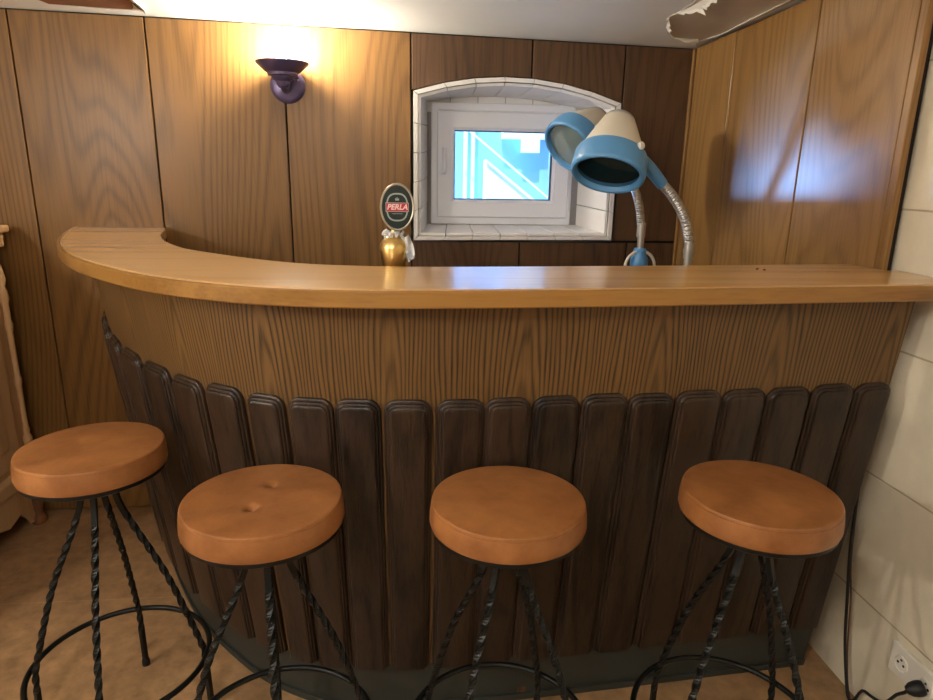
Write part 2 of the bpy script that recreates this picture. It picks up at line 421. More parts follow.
def panel(poly, m, parent, y=YB, th=.012):
    b = B(); prism(b, [Vector((x, y, z)) for x, z in poly], (0, th, 0)); return struct('wood_panel', b, m, parent, bevel=.0025)
def top(x): return ceil_z(x, YB)-.006
G = .0028
def rect_panel(x0, x1, z0, m, xb0=None, xb1=None, zt=None):
    a0, a1 = x0+G, x1-G
    return panel([(a0, z0), (a1, z0), (a1, zt or top(a1)), (a0, zt or top(a0))], m, wall_back)
rect_panel(-2.198, -1.412, .006, M['panel_oak'])
rect_panel(-1.412, -.938, .006, M['panel_oak'])
rect_panel(-.938, -.442, .006, M['panel_oak'])
rect_panel(-.442, .040, .006, M['panel_oak'])
for x0, x1 in ((.040, .515), (.515, .8895)):
    lo = [(x, max(arch(x), 1.0)+.004) for x in [x0+G+(x1-x0-2*G)*i/14 for i in range(15)]]
    lo = [(x, (z if .047 < x < .88 else 1.736 if x > .5 else 1.762)) for x, z in lo]
    panel(lo+[(x1-G, top(x1)), (x0+G, top(x0))], M['panel_dark'], wall_back)
rect_panel(.8895, 1.168, 1.186, M['panel_dark'])
for x0, x1 in ((.040, .492), (.492, .955), (.955, 1.168)):
    rect_panel(x0, x1, .006, M['panel_dark'], zt=1.176)

# right wall: cream tiles near the camera, panelling on battens towards the corner
b = B(); box(b, 1.30, 1.42, -1.5, 1.64, 0, 2.12); box(b, 1.312, 1.42, 1.64, 3.02, 1.0, 2.12); box(b, 1.30, 1.42, 1.64, 3.02, 0, 1.0)
for v in b.verts: v.co = Vector((v.co.x, v.co.y, v.co.z))
wall_right = struct('wall_right', b, M['whitetile'])
P0, P1 = Vector((1.166, 2.74, 0)), Vector((1.262, 1.61, 0))
dv = (P1-P0); LW = dv.length; du = dv.normalized(); nn = Vector((-du.y, du.x, 0)); nn = nn if nn.x > 0 else -nn
def side_panel(s0, s1, z0, z1f, m,  name='wood_panel', off=0, th=.012):
    b = B(); a = P0+du*(s0+G)+nn*off; c = P0+du*(s1-G)+nn*off
    zt = lambda p: (ceil_z(p.x, p.y)-.006) if z1f is None else z1f
    prism(b, [a+Vector((0, 0, z0)), c+Vector((0, 0, z0)), c+Vector((0, 0, zt(c))), a+Vector((0, 0, zt(a)))], nn*th)
    return struct(name, b, m, wall_right, bevel=.0025)
side_panel(.0, .024, .006, None, M['panel_side'], 'corner_batten', -.006, .02)
sA, sB, sE = (Vector((1.19, 2.439, 0))-P0).length, (Vector((1.2285, 2.008, 0))-P0).length, LW
side_panel(.024, sA, .006, None, M['panel_side'])
side_panel(sA, sB, .006, None, M['panel_side'])
side_panel(sB, sE-.03, 1.02, None, M['panel_side'])
side_panel(sE-.03, sE, 1.02, None, M['panel_side'], 'edge_trim', -.004, .02)
b = B(); 
for (s0, s1, zb_) in ((.0, .72, 0), (.72, LW-.012, 1.02)):
    a = P0+du*s0+nn*.016; c = P0+du*s1+nn*.016
    prism(b, [a+Vector((0, 0, zb_)), c+Vector((0, 0, zb_)), c+Vector((0, 0, 1.94)), a+Vector((0, 0, 1.94))], nn*.018)
struct('backing_board', b, M['void'], wall_right)

b = B(); box(b, -2.3, -2.2, -1.5, 3.02, 0, 2.15); struct('wall_left', b, M['plasterwall'])
b = B(); box(b, -2.3, 1.42, -1.6, -1.5, 0, 2.2); struct('wall_front', b, M['plasterwall'])

# ---------------------------------------------------------------- the window and its tiled recess
def lerp(a, c, t): return a+(c-a)*t
# front outline (at the panelling) and back outline (at the frame) of the splayed recess, clockwise from bottom left
NT = 7
def outline(x0, x1, zb0, zb1, zt0, zt1, rise, y):
    P = []
    for i in range(NT): P.append(Vector((lerp(x0, x1, i/NT), y, lerp(zb0, zb1, i/NT))))
    for i in range(5): P.append(Vector((x1, y, lerp(zb1, zt1, i/5))))
    for i in range(NT):
        t = i/NT; u = 1-2*t; P.append(Vector((lerp(x1, x0, t), y, lerp(zt1, zt0, t)+rise*(1-u*u))))
    for i in range(5): P.append(Vector((x0, y, lerp(zt0, zb0, i/5))))
    return P
FO = outline(.047, .879, 1.183, 1.190, 1.758, 1.733, .072, YB-.006)
LI = outline(.066, .862, 1.200, 1.206, 1.745, 1.722, .066, YB-.006)
BO = outline(.100, .790, 1.222, 1.224, 1.752, 1.735, .036, 2.945)
b = B()
n = len(FO)
def slab(b, q, th, gap):
    """one tile: quad q shrunk by gap, given thickness"""
    c = sum(q, Vector())/4
    nrm = (q[1]-q[0]).cross(q[3]-q[0]).normalized()
    ins = []
    for k in range(4):
        p = q[k]; e1 = (q[(k+1) % 4]-p).normalized(); e2 = (q[k-1]-p).normalized()
        ins.append(p+e1*gap+e2*gap)
    cs = sum(ins, Vector())/4
    rows = [[p-nrm*th for p in ins], [p-nrm*.0015 for p in ins], [p+(cs-p).normalized()*.002 for p in ins]]
    loft(b, rows, True, True)
for i in range(n):
    j = (i+1) % n
    mid = lambda P, k: P[k]
    slab(b, [LI[i], BO[i], BO[j], LI[j]], .012, .0016)           # the tile on the recess side
    slab(b, [FO[i], LI[i], LI[j], FO[j]], .016, .0012)           # its bullnose edge on the wall face
# tiles on the back of the recess, round the frame
for x in range(6):
    xa, xb = lerp(.09, .80, x/6), lerp(.09, .80, (x+1)/6)
    slab(b, [Vector((xa, 2.949, 1.70)), Vector((xb, 2.949, 1.70)), Vector((xb, 2.949, 1.80)), Vector((xa, 2.949, 1.80))], .01, .0016)
trim = struct('trim_1', b, M['reveal'], sm=False)
b = B()                                       # grout bed behind the tiles
rows = [[p.copy() for p in FO], [Vector((p.x, 2.96, p.z)) for p in BO]]
cen = Vector((.463, 0, 1.47))
def out(p, d):
    v = Vector((p.x-cen.x, 0, p.z-cen.z)).normalized()*d; return p+v
loft(b, [[out(p, -.0025)+Vector((0, .004, 0)) for p in FO], [out(p, .003) for p in [Vector((p.x, 2.955, p.z)) for p in BO]], [out(Vector((p.x, 2.955, p.z)), .02) for p in BO], [out(p, .012)+Vector((0, .015, 0)) for p in FO]], True, False)
struct('grout_bed', b, M['grout'], trim)
b = B(); box(b, .07, .128, 2.951, 2.96, 1.2, 1.83); box(b, .748, .83, 2.951, 2.96, 1.2, 1.83); box(b, .07, .83, 2.951, 2.96, 1.738, 1.83); box(b, .07, .83, 2.948, 2.96, 1.18, 1.245)
struct('grout_bed', b, M['grout'], trim)

def ring_frame(b, x0, x1, z0, z1, w, y0, y1):
    """mitred frame with a bevelled inner edge"""
    o = [(x0, z0), (x1, z0), (x1, z1), (x0, z1)]
    def R(i, y): return [Vector((x0+i, y, z0+i)), Vector((x1-i, y, z0+i)), Vector((x1-i, y, z1-i)), Vector((x0+i, y, z1-i))]
    rows = [R(0, y1), R(0, y0+.003), R(.003, y0), R(w-.012, y0), R(w, y0+.01), R(w, y1)]
    loft(b, rows+[rows[0]], True, False); bmesh.ops.remove_doubles(b, verts=b.verts[:], dist=1e-6)
wn = empty('window_1', (.438, 2.95, 1.235)); wn['kind'] = 'structure'
b = B(); ring_frame(b, .128, .748, 1.236, 1.740, .040, 2.925, 3.0); obj('window_frame', b, M['pvc'], wn, sm=False)
sash = B(); ring_frame(sash, .152, .726, 1.268, 1.702, .074, 2.902, 2.965); sash = obj('window_sash', sash, M['pvc'], wn, sm=False)
b = B(); ring_frame(b, .224, .652, 1.340, 1.630, .006, 2.915, 2.935); obj('gasket', b, M['gasket'], sash, sm=False)
b = B(); box(b, .228, .648, 2.928, 2.934, 1.344, 1.626); obj('window_pane', b, M['glass'], wn, sm=False)
b = B(); box(b, .166, .192, 2.892, 2.903, 1.40, 1.47); tube(b, [(.179, 2.895, 1.455), (.179, 2.872, 1.455), (.179, 2.868, 1.47), (.179, 2.868, 1.555)], .008, 10, .01)
obj('window_handle', b, M['pvc'], wn)
for z in (1.30, 1.64):
    b = B(); lathe(b, [(.0, 0), (.008, 0), (.008, .055), (0, .055)], (.731, 2.912, z), n=14); obj('hinge', b, M['pvc'], wn)

# what stands outside the window
b = B(); box(b, -3.2, 3.2, 4.78, 4.9, .2, 3.4); setp(obj('neighbour_wall', b, M['outblue'], sm=False), 'pale blue rendered wall across the yard seen through the window', 'wall')
b = B(); box(b, -3.2, 3.2, 3.02, 4.9, .1, .2); setp(obj('yard_paving', b, M['outground'], sm=False), 'pale paved yard below the cellar window', 'paving', kind='structure')
st = empty('outdoor_staircase', (.8, 4.6, .2)); setp(st, 'white sloping stair with a rail outside the cellar window', 'staircase')
b = B(); prism(b, [Vector((.572, 4.55, .2)), Vector((1.95, 4.55, .2)), Vector((1.95, 4.55, .50)), Vector((.572, 4.55, 1.545))], (0, .18, 0)); obj('stair_flank', b, M['outwhite'], st, sm=False)
b = B(); tube(b, [(.40, 4.5, 1.76), (2.0, 4.5, .52)], .006, 8, 0); obj('handrail', b, M['outwhite'], st)
for x in (.435, .485):
    b = B(); box(b, x-.012, x+.012, 4.62, 4.65, .2, 2.4); setp(obj('drain_pipe', b, M['outwhite'], sm=False), 'white upright pipe at the left of the view outside, %s of the pair' % ('left' if x < .46 else 'right'), 'pipe', 'white pipes outside the window')
b = B(); box(b, .70, 1.02, 4.70, 4.78, 1.69, 2.3); box(b, .84, .96, 4.70, 4.78, 1.60, 1.69)
setp(obj('meter_box', b, M['outwhite'], sm=False), 'white box on the wall outside above the stair', 'box')

# ---------------------------------------------------------------- the bar
FRONT = [(-1.262, 2.738), (-1.236, 2.62), (-1.165, 2.42), (-1.066, 2.18), (-.942, 1.95), (-.829, 1.78), (-.70, 1.63), (-.57, 1.503), (-.44, 1.412), (-.305, 1.347), (-.16, 1.312), (.0, 1.298), (.2, 1.302), (.5, 1.319), (.8, 1.342), (1.1, 1.366), (1.297, 1.383)]
BACK = [(-.935, 2.738), (-.905, 2.66), (-.868, 2.50), (-.817, 2.35), (-.755, 2.204), (-.656, 2.034), (-.575, 1.94), (-.40, 1.783), (-.257, 1.688), (-.13, 1.650), (0, 1.634), (.247, 1.640), (.765, 1.680), (1.08, 1.708), (1.244, 1.722)]
def catmull(P, n=14):
    P = [(2*P[0][0]-P[1][0], 2*P[0][1]-P[1][1])]+list(P)+[(2*P[-1][0]-P[-2][0], 2*P[-1][1]-P[-2][1])]
    out = []
    for i in range(1, len(P)-2):
        p0, p1, p2, p3 = P[i-1:i+3]
        for k in range(n):
            t = k/n
            out.append(tuple(.5*((2*b)+(-a+c)*t+(2*a-5*b+4*c-d)*t*t+(-a+3*b-3*c+d)*t**3) for a, b, c, d in zip(p0, p1, p2, p3)))
    out.append(P[-2]); return out
class Curve:
    def __init__(s, P):
        s.p = catmull(P); s.l = [0]
        for a, c in zip(s.p, s.p[1:]): s.l.append(s.l[-1]+math.dist(a, c))
        s.L = s.l[-1]
    def at(s, d):
        d = min(max(d, 0), s.L-1e-6); i = 0
        while s.l[i+1] < d: i += 1
        t = (d-s.l[i])/(s.l[i+1]-s.l[i]); a, c = s.p[i], s.p[i+1]
        return (a[0]+(c[0]-a[0])*t, a[1]+(c[1]-a[1])*t)
    def nrm(s, d):
        a = s.at(max(d-.05, 0)); c = s.at(min(d+.05, s.L-1e-4)); dx, dy = c[0]-a[0], c[1]-a[1]; m = math.hypot(dx, dy)
        return (dy/m, -dx/m)
CF, CB = Curve(FRONT), Curve(BACK)
def inset(z): return .075+(1.175-z)/1.085*.135
def F(s, z, d=0):
    p = CF.at(s); q = CF.nrm(s); k = d-inset(z)
    return Vector((p[0]+q[0]*k, min(p[1]+q[1]*k, 2.737), z))
bar = empty('bar_counter', (.0, 1.6, 0))
setp(bar, 'curved oak bar counter with dark rounded slats on its front', 'bar counter')
ZT, ZU = 1.225, 1.187
fo = [CF.at(CF.L*i/120) for i in range(121)]; bo = [CB.at(CB.L*i/100) for i in range(101)]+[(1.262, 1.60), (1.297, 1.598)]
poly = fo+bo[::-1]
b = B(); prism(b, [Vector((x, y, ZU+.002)) for x, y in poly], (0, 0, ZT-ZU-.002))
ct = obj('countertop', b, M['top_oak'], bar, bevel=.003)
# solid oak lipping round the outer edge
def band(d0, d1, z0, z1, s0=0, s1=None, k=120):
    s1 = s1 or CF.L; b = B(); rows = []
    for i in range(k+1):
        s = lerp(s0, s1, i/k); p = CF.at(s); q = CF.nrm(s)
        def w(d, z): return Vector((p[0]+q[0]*d, min(p[1]+q[1]*d, 2.738), z))
        rows.append([w(d0, z0), w(d1, z0), w(d1, z1), w(d0, z1)])
    loft(b, rows); return b
obj('edge_lipping', band(-.0008, .010, ZU, ZT-.0015), M['edge_oak'], bar, bevel=.003)
def skin(z0, z1, d0, d1, s0, s1, k=110, zs=6):
    b = B(); rows = []
    for i in range(k+1):
        s = lerp(s0, s1, i/k)
        zz = [lerp(z0, z1, j/zs) for j in range(zs+1)]
        rows.append([F(s, z, d1) for z in zz]+[F(s, z, d0) for z in zz[::-1]])
    loft(b, rows)
    lay = b.loops.layers.uv.new('UVMap'); b.verts.index_update(); nr = 2*(zs+1)
    for f in b.faces:
        for lp in f.loops:
            i, j = divmod(lp.vert.index, nr); j = j if j <= zs else nr-1-j
            lp[lay].uv = (lerp(s0, s1, i/k), lerp(z0, z1, j/zs))
    return b
S0, S1 = .015, 3.306
obj('front_panel', skin(.165, ZU, -.02, 0, S0, S1), M['face_oak'], bar)
obj('kick_plate', skin(.0, .165, -.03, -.004, S0, S1, zs=2), M['kick'], bar)
obj('skirting', skin(.0, .022, -.003, .004, S0, S1, zs=1), M['kick'], bar)
# slats
SL = [(.27, .13), (.45, .14), (.645, .15), (.838, .155), (1.045, .17), (1.231, .16), (1.399, .15), (1.553, .138), (1.691, .124), (1.823, .112), (1.943, .106), (2.065, .107), (2.191, .107), (2.302, .102), (2.418, .106), (2.537, .107), (2.654, .109), (2.777, .112), (2.897, .109), (3.018, .110), (3.141, .110), (3.256, .096)]
for i, (s, w) in enumerate(SL):
    zt = .957+random.uniform(-.003, .003); zb = .168
    if i == 0: zt = .95
    b = B(); rows = []
    up = (F(s, zt)-F(s, zb)); up.normalize(); tn = Vector((-CF.nrm(s)[1], CF.nrm(s)[0], 0)); nr = tn.cross(up).normalized()
    if nr.dot(Vector((*CF.nrm(s), 0))) < 0: nr = -nr
    def wz(z): return (F(s+.03, z)-F(s-.03, z)).length/.06
    ex = .0 if s < 1.75 else .0045
    if s < 1.75: w *= .95
    bow = (F(s-w/2, .6)+F(s+w/2, .6))/2-F(s, .6); bw = max(0, -bow.dot(nr))*.5
    for ins, d in ((0, -.012), (0, .0065), (.002, .0085), (.0060, .0090), (.0065, .0125), (.0085, .0145), (.0125, .0150), (.0130, .0185), (.0160, .0205), (.0200, .0212)):
        rows.append([F(s, z)+tn*a*wz(z)+nr*(d-bw*.0) for a, z in rrect(-w/2-ex, w/2+ex, zb, zt, .032, ins)])
    loft(b, rows); obj('slat', b, M['plank'], bar)
# shelf behind the bar
b = B()
inn = [Vector((*CF.at(s), 0))+Vector((*CF.nrm(s), 0))*-.20 for s in [lerp(1.35, 3.25, i/40) for i in range(41)]]
inb = [Vector((*CF.at(s), 0))+Vector((*CF.nrm(s), 0))*-.52 for s in [lerp(1.35, 3.25, i/40) for i in range(41)]]
prism(b, [Vector((p.x, p.y, .90)) for p in inn]+[Vector((p.x, p.y, .90)) for p in inb[::-1]], (0, 0, .03)); obj('work_shelf', b, M['panel_dark'], bar, sm=False)
for s in (1.5, 2.4, 3.2):
    p = CF.at(s); q = CF.nrm(s); b = B()
    m = Matrix.Translation((p[0]-q[0]*.36, p[1]-q[1]*.36, 0)) @ Matrix.Rotation(math.atan2(q[1], q[0]), 4, 'Z')
    box(b, -.15, .14, -.012, .012, 0, .90, mat=m); obj('shelf_bracket', b, M['panel_dark'], bar, sm=False)

# ---------------------------------------------------------------- bar stools
def make_stool(loc, rz, zs, dimples, label):
    t = empty('bar_stool', loc, rz); setp(t, label, 'bar stool', 'tan leather bar stools in front of the bar')
    R = .165
    b = B()
    prof = [(0.001, -.056), (.155, -.056), (.163, -.053), (.1655, -.046), (.1650, -.030), (.1630, -.014), (.1622, -.0075), (.1612, -.0070), (.1616, -.0045), (.1600, -.0008), (.1570, .0006), (.154, .0005)]
    rows = []
    NN = 72
    for r, z in prof: rows.append([Vector((r*math.cos(2*PI*k/NN), r*math.sin(2*PI*k/NN), zs+z+.003)) for k in range(NN)])
    for r in [.145-.0065*i for i in range(22)]+[.002]:
        row = []
        for k in range(NN):
            x, y = r*math.cos(2*PI*k/NN), r*math.sin(2*PI*k/NN)
            z = .0005+.0065*(1-(r/.154)**2)
            for dx, dy, dp in dimples:
                c, s_ = math.cos(-rz), math.sin(-rz); ex, ey = dx*c-dy*s_, dx*s_+dy*c
                d2 = (x-ex)**2+(y-ey)**2; z -= dp*(.7*math.exp(-d2/.00008)+.35*math.exp(-d2/.0008))
            row.append(Vector((x, y, zs+z+.003)))
        rows.append(row)
    loft(b, rows); obj('seat_cushion', b, M['leather'], t, world=False)
    b = B(); lathe(b, [(0, -.067), (.155, -.067), (.1610, -.063), (.1610, -.055), (0, -.055)], (0, 0, zs+.003), n=64); obj('seat_plate', b, M['iron'], t, world=False)
    for k in range(4):
        a = k*PI/2; c, s_ = math.cos(a), math.sin(a)
        P = [(.036, zs-.061), (.037, zs-.105), (.045, zs-.155), (.072, zs-.225), (.136, .42), (.194, .225), (.205, .17), (.208, .08), (.210, .004)]
        b = B(); tube(b, [(r*c, r*s_, z) for r, z in P], .0088, 4, .007, twist=44, tw=(.17, .84)); lg = obj('leg', b, M['iron'], t, world=False)
        for p_ in lg.data.polygons: p_.use_smooth = False
        b = B(); lathe(b, [(0, 0), (.011, 0), (.0115, .012), (.0085, .026), (0, .026)], (.210*c, .210*s_, 0), n=16); ft = obj('foot_cap', b, M['rubber'], lg, world=False)
    b = B(); tube(b, [(.2175*math.cos(2*PI*k/72), .2175*math.sin(2*PI*k/72), .19) for k in range(72)], .0075, 10, 0, closed=True); obj('foot_ring', b, M['iron'], t, world=False)
    return t
make_stool((-.749, 1.542, 0), .15, .799, [(.03, .02, .003)], 'leftmost bar stool, tan round seat at the curved end of the bar')
make_stool((-.291, 1.261, 0), .202, .795, [(.012, .052, .015), (-.010, -.048, .015)], 'bar stool with two button dimples in its tan seat, second from the left')
make_stool((.218, 1.234, 0), -.648, .790, [(0, 0, .001)], 'bar stool with smooth tan seat at the middle of the bar, third from the left')
make_stool((.765, 1.219, 0), -1.038, .797, [(.01, .03, .002)], 'rightmost bar stool, tan round seat nearest the cream tiled wall')

# ---------------------------------------------------------------- wall lamp
sc = empty('wall_sconce', (-.43, YB, 1.765)); setp(sc, 'lit bronze uplighter lamp, coloured violet with glare, on the oak panelled back wall', 'wall lamp')
b = B(); lathe(b, [(0, 0), (.064, 0), (.066, .006), (.060, .014), (.050, .018), (.020, .024), (0, .024)], (-.43, YB, 1.765), (0, -1, 0), 44); pl_ = obj('back_plate', b, M['sconce'], sc)
for dx, dz in ((-.042, .018), (.042, .018)):
    b = B(); lathe(b, [(0, .012), (.005, .012), (.004, .021), (0, .023)], (-.43+dx, YB, 1.765+dz), (0, -1, 0), 12); obj('screw', b, M['chrome'], pl_)
b = B(); tube(b, [(-.43, YB-.018, 1.758), (-.43, YB-.05, 1.742), (-.43, YB-.088, 1.742), (-.43, YB-.105, 1.765), (-.43, YB-.105, 1.79)], .012, 12, .008); obj('arm', b, M['sconce'], sc)
b = B(); lathe(b, [(0, -.052), (.016, -.050), (.024, -.040), (.026, -.030), (.040, -.020), (.043, -.012), (.054, -.010), (.056, .000), (.066, .006), (.094, .030), (.096, .036), (.093, .0375), (.080, .030), (.05, .010), (0, .004)], (-.43, YB-.105, 1.795), n=56); obj('lamp_bowl', b, M['sconce'], sc)
b = B(); lathe(b, [(0, .000), (.014, .002), (.014, .050), (.022, .075), (.031, .098), (.033, .112), (.026, .132), (0, .142)], (-.43, YB-.095, 1.801), n=28); obj('light_bulb', b, M['bulb'], sc)

# ---------------------------------------------------------------- two goose-neck therapy lamps behind the bar
def head(prefix_parent, top_c, open_c, knob_dir, fmat):
    ax = (Vector(open_c)-Vector(top_c)); Lh = ax.length; ax.normalize(); o = Vector(top_c)
    sc_ = Lh/.20
    def lp(P, m, name, par, n=56, caps=False):
        b = B(); lathe(b, [(r*sc_, z*sc_) for r, z in P], o, ax, n); return obj(name, b, m, par)
    sh = lp([(0, .004), (.044, .004), (.049, .010), (.0515, .013), (.100, .124), (.101, .130), (.101, .136), (0, .136)], M['lcream'], 'lamp_shade', prefix_parent)
    lp([(0, -.004), (.040, -.004), (.047, .004), (.050, .0108), (0, .0108)], M['chrome'], 'shade_cap', sh)
    rg = lp([(.099, .125), (.107, .129), (.1110, .140), (.1125, .162), (.114, .188), (.1125, .197), (.108, .201), (.101, .200), (.0965, .194), (.094, .176), (0, .176)], M['lblue'], 'lamp_ring', prefix_parent)
    lp([(0, .190), (.05, .189), (.0945, .185), (.0945, .180), (0, .180)], fmat, 'filter_glass', rg)
    kd = Vector(knob_dir); kd = (kd-ax*kd.dot(ax)).normalized()
    b = B(); kp = o+ax*.132*sc_+kd*.108*sc_
    lathe(b, [(0, 0), (.011, 0), (.012, .006), (.010, .010), (0, .011)], kp, kd, 20); obj('knob', b, M['socket'], rg)
    return o, ax, sc_
def ribbed(b, P, r): tube(b, P, r, 14, .0022, ripple=.07, rip_n=2*PI/.008)

l1 = empty('therapy_lamp', (.935, 2.07, 0)); setp(l1, 'nearer blue and cream goose-neck heat lamp, its dark glass facing the room', 'lamp', 'goose-neck heat lamps behind the bar')
o, ax, s_ = head(l1, (.664, 2.060, 1.622), (.612, 1.977, 1.452), (.50, -.9, .15), M['filter'])
# blue grip, flexible neck, collar, pole, foot
b = B(); tube(b, [(.705, 2.035, 1.520), (.765, 2.055, 1.480), (.822, 2.07, 1.428)], .021, 14, .01, rfun=lambda t: .023-.004*t); obj('grip', b, M['lblue'], l1)
b = B(); ribbed(b, [(.818, 2.07, 1.432), (.852, 2.07, 1.400), (.890, 2.07, 1.352), (.916, 2.07, 1.300), (.930, 2.07, 1.245)], .0155); obj('goose_neck', b, M['steel'], l1)
b = B(); lathe(b, [(0, 0), (.0165, 0), (.0165, .052), (0, .052)], (.932, 2.07, 1.195), n=22); lathe(b, [(.0168, .018), (.0185, .018), (.0185, .032), (.0168, .032)], (.932, 2.07, 1.195), n=22); obj('collar', b, M['chrome'], l1)
b = B(); lathe(b, [(0, .02), (.013, .02), (.013, 1.197), (0, 1.197)], (.932, 2.07, 0), n=18); obj('pole', b, M['chrome'], l1)
b = B(); lathe(b, [(0, 0), (.15, 0), (.155, .012), (.13, .026), (.03, .036), (0, .036)], (.932, 2.07, 0), n=40); obj('base', b, M['lcream'], l1)

l2 = empty('therapy_lamp', (.925, 2.48, 0)); setp(l2, 'rear blue and cream goose-neck heat lamp in front of the window, pale glass', 'lamp', 'goose-neck heat lamps behind the bar')
o, ax, s_ = head(l2, (.738, 2.535, 1.664), (.607, 2.452, 1.545), (.40, -.9, .30), M['filterp'])
b = B(); tube(b, [(.735, 2.53, 1.575), (.80, 2.50, 1.52), (.850, 2.48, 1.45)], .02, 14, .01, rfun=lambda t: .022-.004*t); obj('grip', b, M['lblue'], l2)
b = B(); ribbed(b, [(.846, 2.48, 1.456), (.878, 2.48, 1.405), (.902, 2.48, 1.340), (.915, 2.48, 1.27)], .0155); obj('goose_neck', b, M['steel'], l2)
b = B(); lathe(b, [(0, 0), (.0165, 0), (.0165, .055), (0, .055)], (.917, 2.48, 1.225), n=22); obj('collar', b, M['chrome'], l2)
b = B(); lathe(b, [(0, .02), (.013, .02), (.013, 1.23), (0, 1.23)], (.919, 2.48, 0), n=18); obj('pole', b, M['chrome'], l2)
b = B(); lathe(b, [(0, -.07), (.022, -.07), (.034, -.055), (.036, -.03), (.024, -.006), (.026, .006), (.020, .016), (0, .016)], (.919, 2.48, 1.168), n=26); cl = obj('clamp', b, M['lblue'], l2)
b = B(); tube(b, [(.919+.058*math.cos(a), 2.468, 1.115+.058*math.sin(a)) for a in [PI*(-.15+1.3*k/16) for k in range(17)]], .006, 8, .01); obj('handle_loop', b, M['lcream'], cl)
b = B(); lathe(b, [(0, 0), (.15, 0), (.155, .012), (.13, .026), (.03, .036), (0, .036)], (.919, 2.48, 0), n=40); obj('base', b, M['lcream'], l2)

# ---------------------------------------------------------------- beer tap with its badge
tx, ty = -.022, 1.70
tp = empty('beer_tap', (tx, ty, .93)); setp(tp, 'brass beer tap with oval badge reading PERLA behind the bar top', 'beer tap')
b = B(); lathe(b, [(0, 0), (.045, 0), (.045, .012), (.03, .02), (.024, .05), (.024, .20), (.0265, .27), (.030, .295), (.0345, .318), (.0360, .333), (.0335, .346), (.024, .358), (.012, .366), (0, .368)], (tx, ty, .93), n=44); obj('tap_column', b, M['brass'], tp)
b = B(); lathe(b, [(0, 0), (.007, 0), (.005, .012), (.005, .03), (0, .03)], (tx, ty, 1.295), n=16); obj('tap_stem', b, M['brass'], tp)
bz, by = 1.366, ty
def ell(cx, cz, rx, rz, y, n=56): return [Vector((cx+rx*math.cos(2*PI*k/n), y, cz+rz*math.sin(2*PI*k/n))) for k in range(n)]
bx = -.0115
b = B(); loft(b, [ell(bx, bz, .041, .056, by+.012), ell(bx, bz, .0435, .059, by+.008), ell(bx, bz, .0435, .059, by-.006), ell(bx, bz, .041, .0565, by-.010), ell(bx, bz, .038, .0535, by-.008)]); bd = obj('badge', b, M['silver'], tp)
b = B(); loft(b, [ell(bx, bz, .0382, .0537, by-.007), ell(bx, bz, .0382, .0537, by-.0088)]); obj('badge_field', b, M['bgreen'], bd)
def quat(sx, sz, y, n=72):
    P = []
    for k in range(n):
        a = 2*PI*k/n; r = 1-.045*math.cos(4*a)
        P.append(Vector((bx+sx*r*math.cos(a), y, bz+sz*r*math.sin(a))))
    return P
b = B(); loft(b, [quat(.0285, .0365, by-.0086), quat(.0285, .0365, by-.0098)]); obj('emblem_border', b, M['bsilver'], bd)
b = B(); loft(b, [quat(.0250, .0325, by-.0096), quat(.0250, .0325, by-.0104)]); obj('emblem_field', b, M['bgreen'], bd)
b = B(); 
prism(b, [Vector((bx+x, by-.0102, bz+z)) for x, z in ((-.029, -.0115), (.029, -.0115), (.029, .0115), (-.029, .0115))], (0, -.0008, 0)); obj('emblem_border', b, M['bsilver'], bd, sm=False)
b = B(); prism(b, [Vector((bx+x, by-.0106, bz+z)) for x, z in ((-.0275, -.010), (.0275, -.010), (.0275, .010), (-.0275, .010))], (0, -.0010, 0)); obj('name_band', b, M['bred'], bd, sm=False)
b = B()                                         # small crown mark above the band, fine line below
prism(b, [Vector((bx+x*.0045, by-.0102, bz+.020+z*.006)) for x, z in ((-1, -.6), (1, -.6), (1.1, .5), (.45, 0), (0, .9), (-.45, 0), (-1.1, .5))], (0, -.0008, 0))
obj('crown_mark', b, M['bsilver'], bd, sm=False)
b = B(); prism(b, [Vector((bx+x, by-.0102, bz+z)) for x, z in ((-.013, -.0165), (.013, -.0165), (.013, -.0155), (-.013, -.0155))], (0, -.0008, 0))
obj('emblem_line', b, M['bsilver'], bd, sm=False)
def text_mesh(name, txt, size, mat, parent, loc, shear=.25, ext=.0005, bold=.0):
    cu = bpy.data.curves.new(name, 'FONT'); cu.body = txt; cu.size = size; cu.align_x = 'CENTER'; cu.align_y = 'CENTER'; cu.extrude = ext; cu.shear = shear; cu.offset = bold
    tmp = bpy.data.objects.new('tmp', cu); COL.objects.link(tmp)
    dg = bpy.context.evaluated_depsgraph_get(); me = bpy.data.meshes.new_from_object(tmp.evaluated_get(dg))
    bpy.data.objects.remove(tmp); bpy.data.curves.remove(cu)
    me.transform(Matrix.Rotation(PI/2, 4, 'X'))
    me.materials.clear(); me.materials.append(mat); me.name = name
    o = bpy.data.objects.new(name, me); COL.objects.link(o); o.parent = parent
    pl = Vector(); p = parent
    while p is not None: pl += p.location; p = p.parent
    o.location = Vector(loc)-pl
    return o
text_mesh('lettering', 'PERLA', .0185, M['bpink'], bd, (bx, by-.0120, bz), bold=.0005)

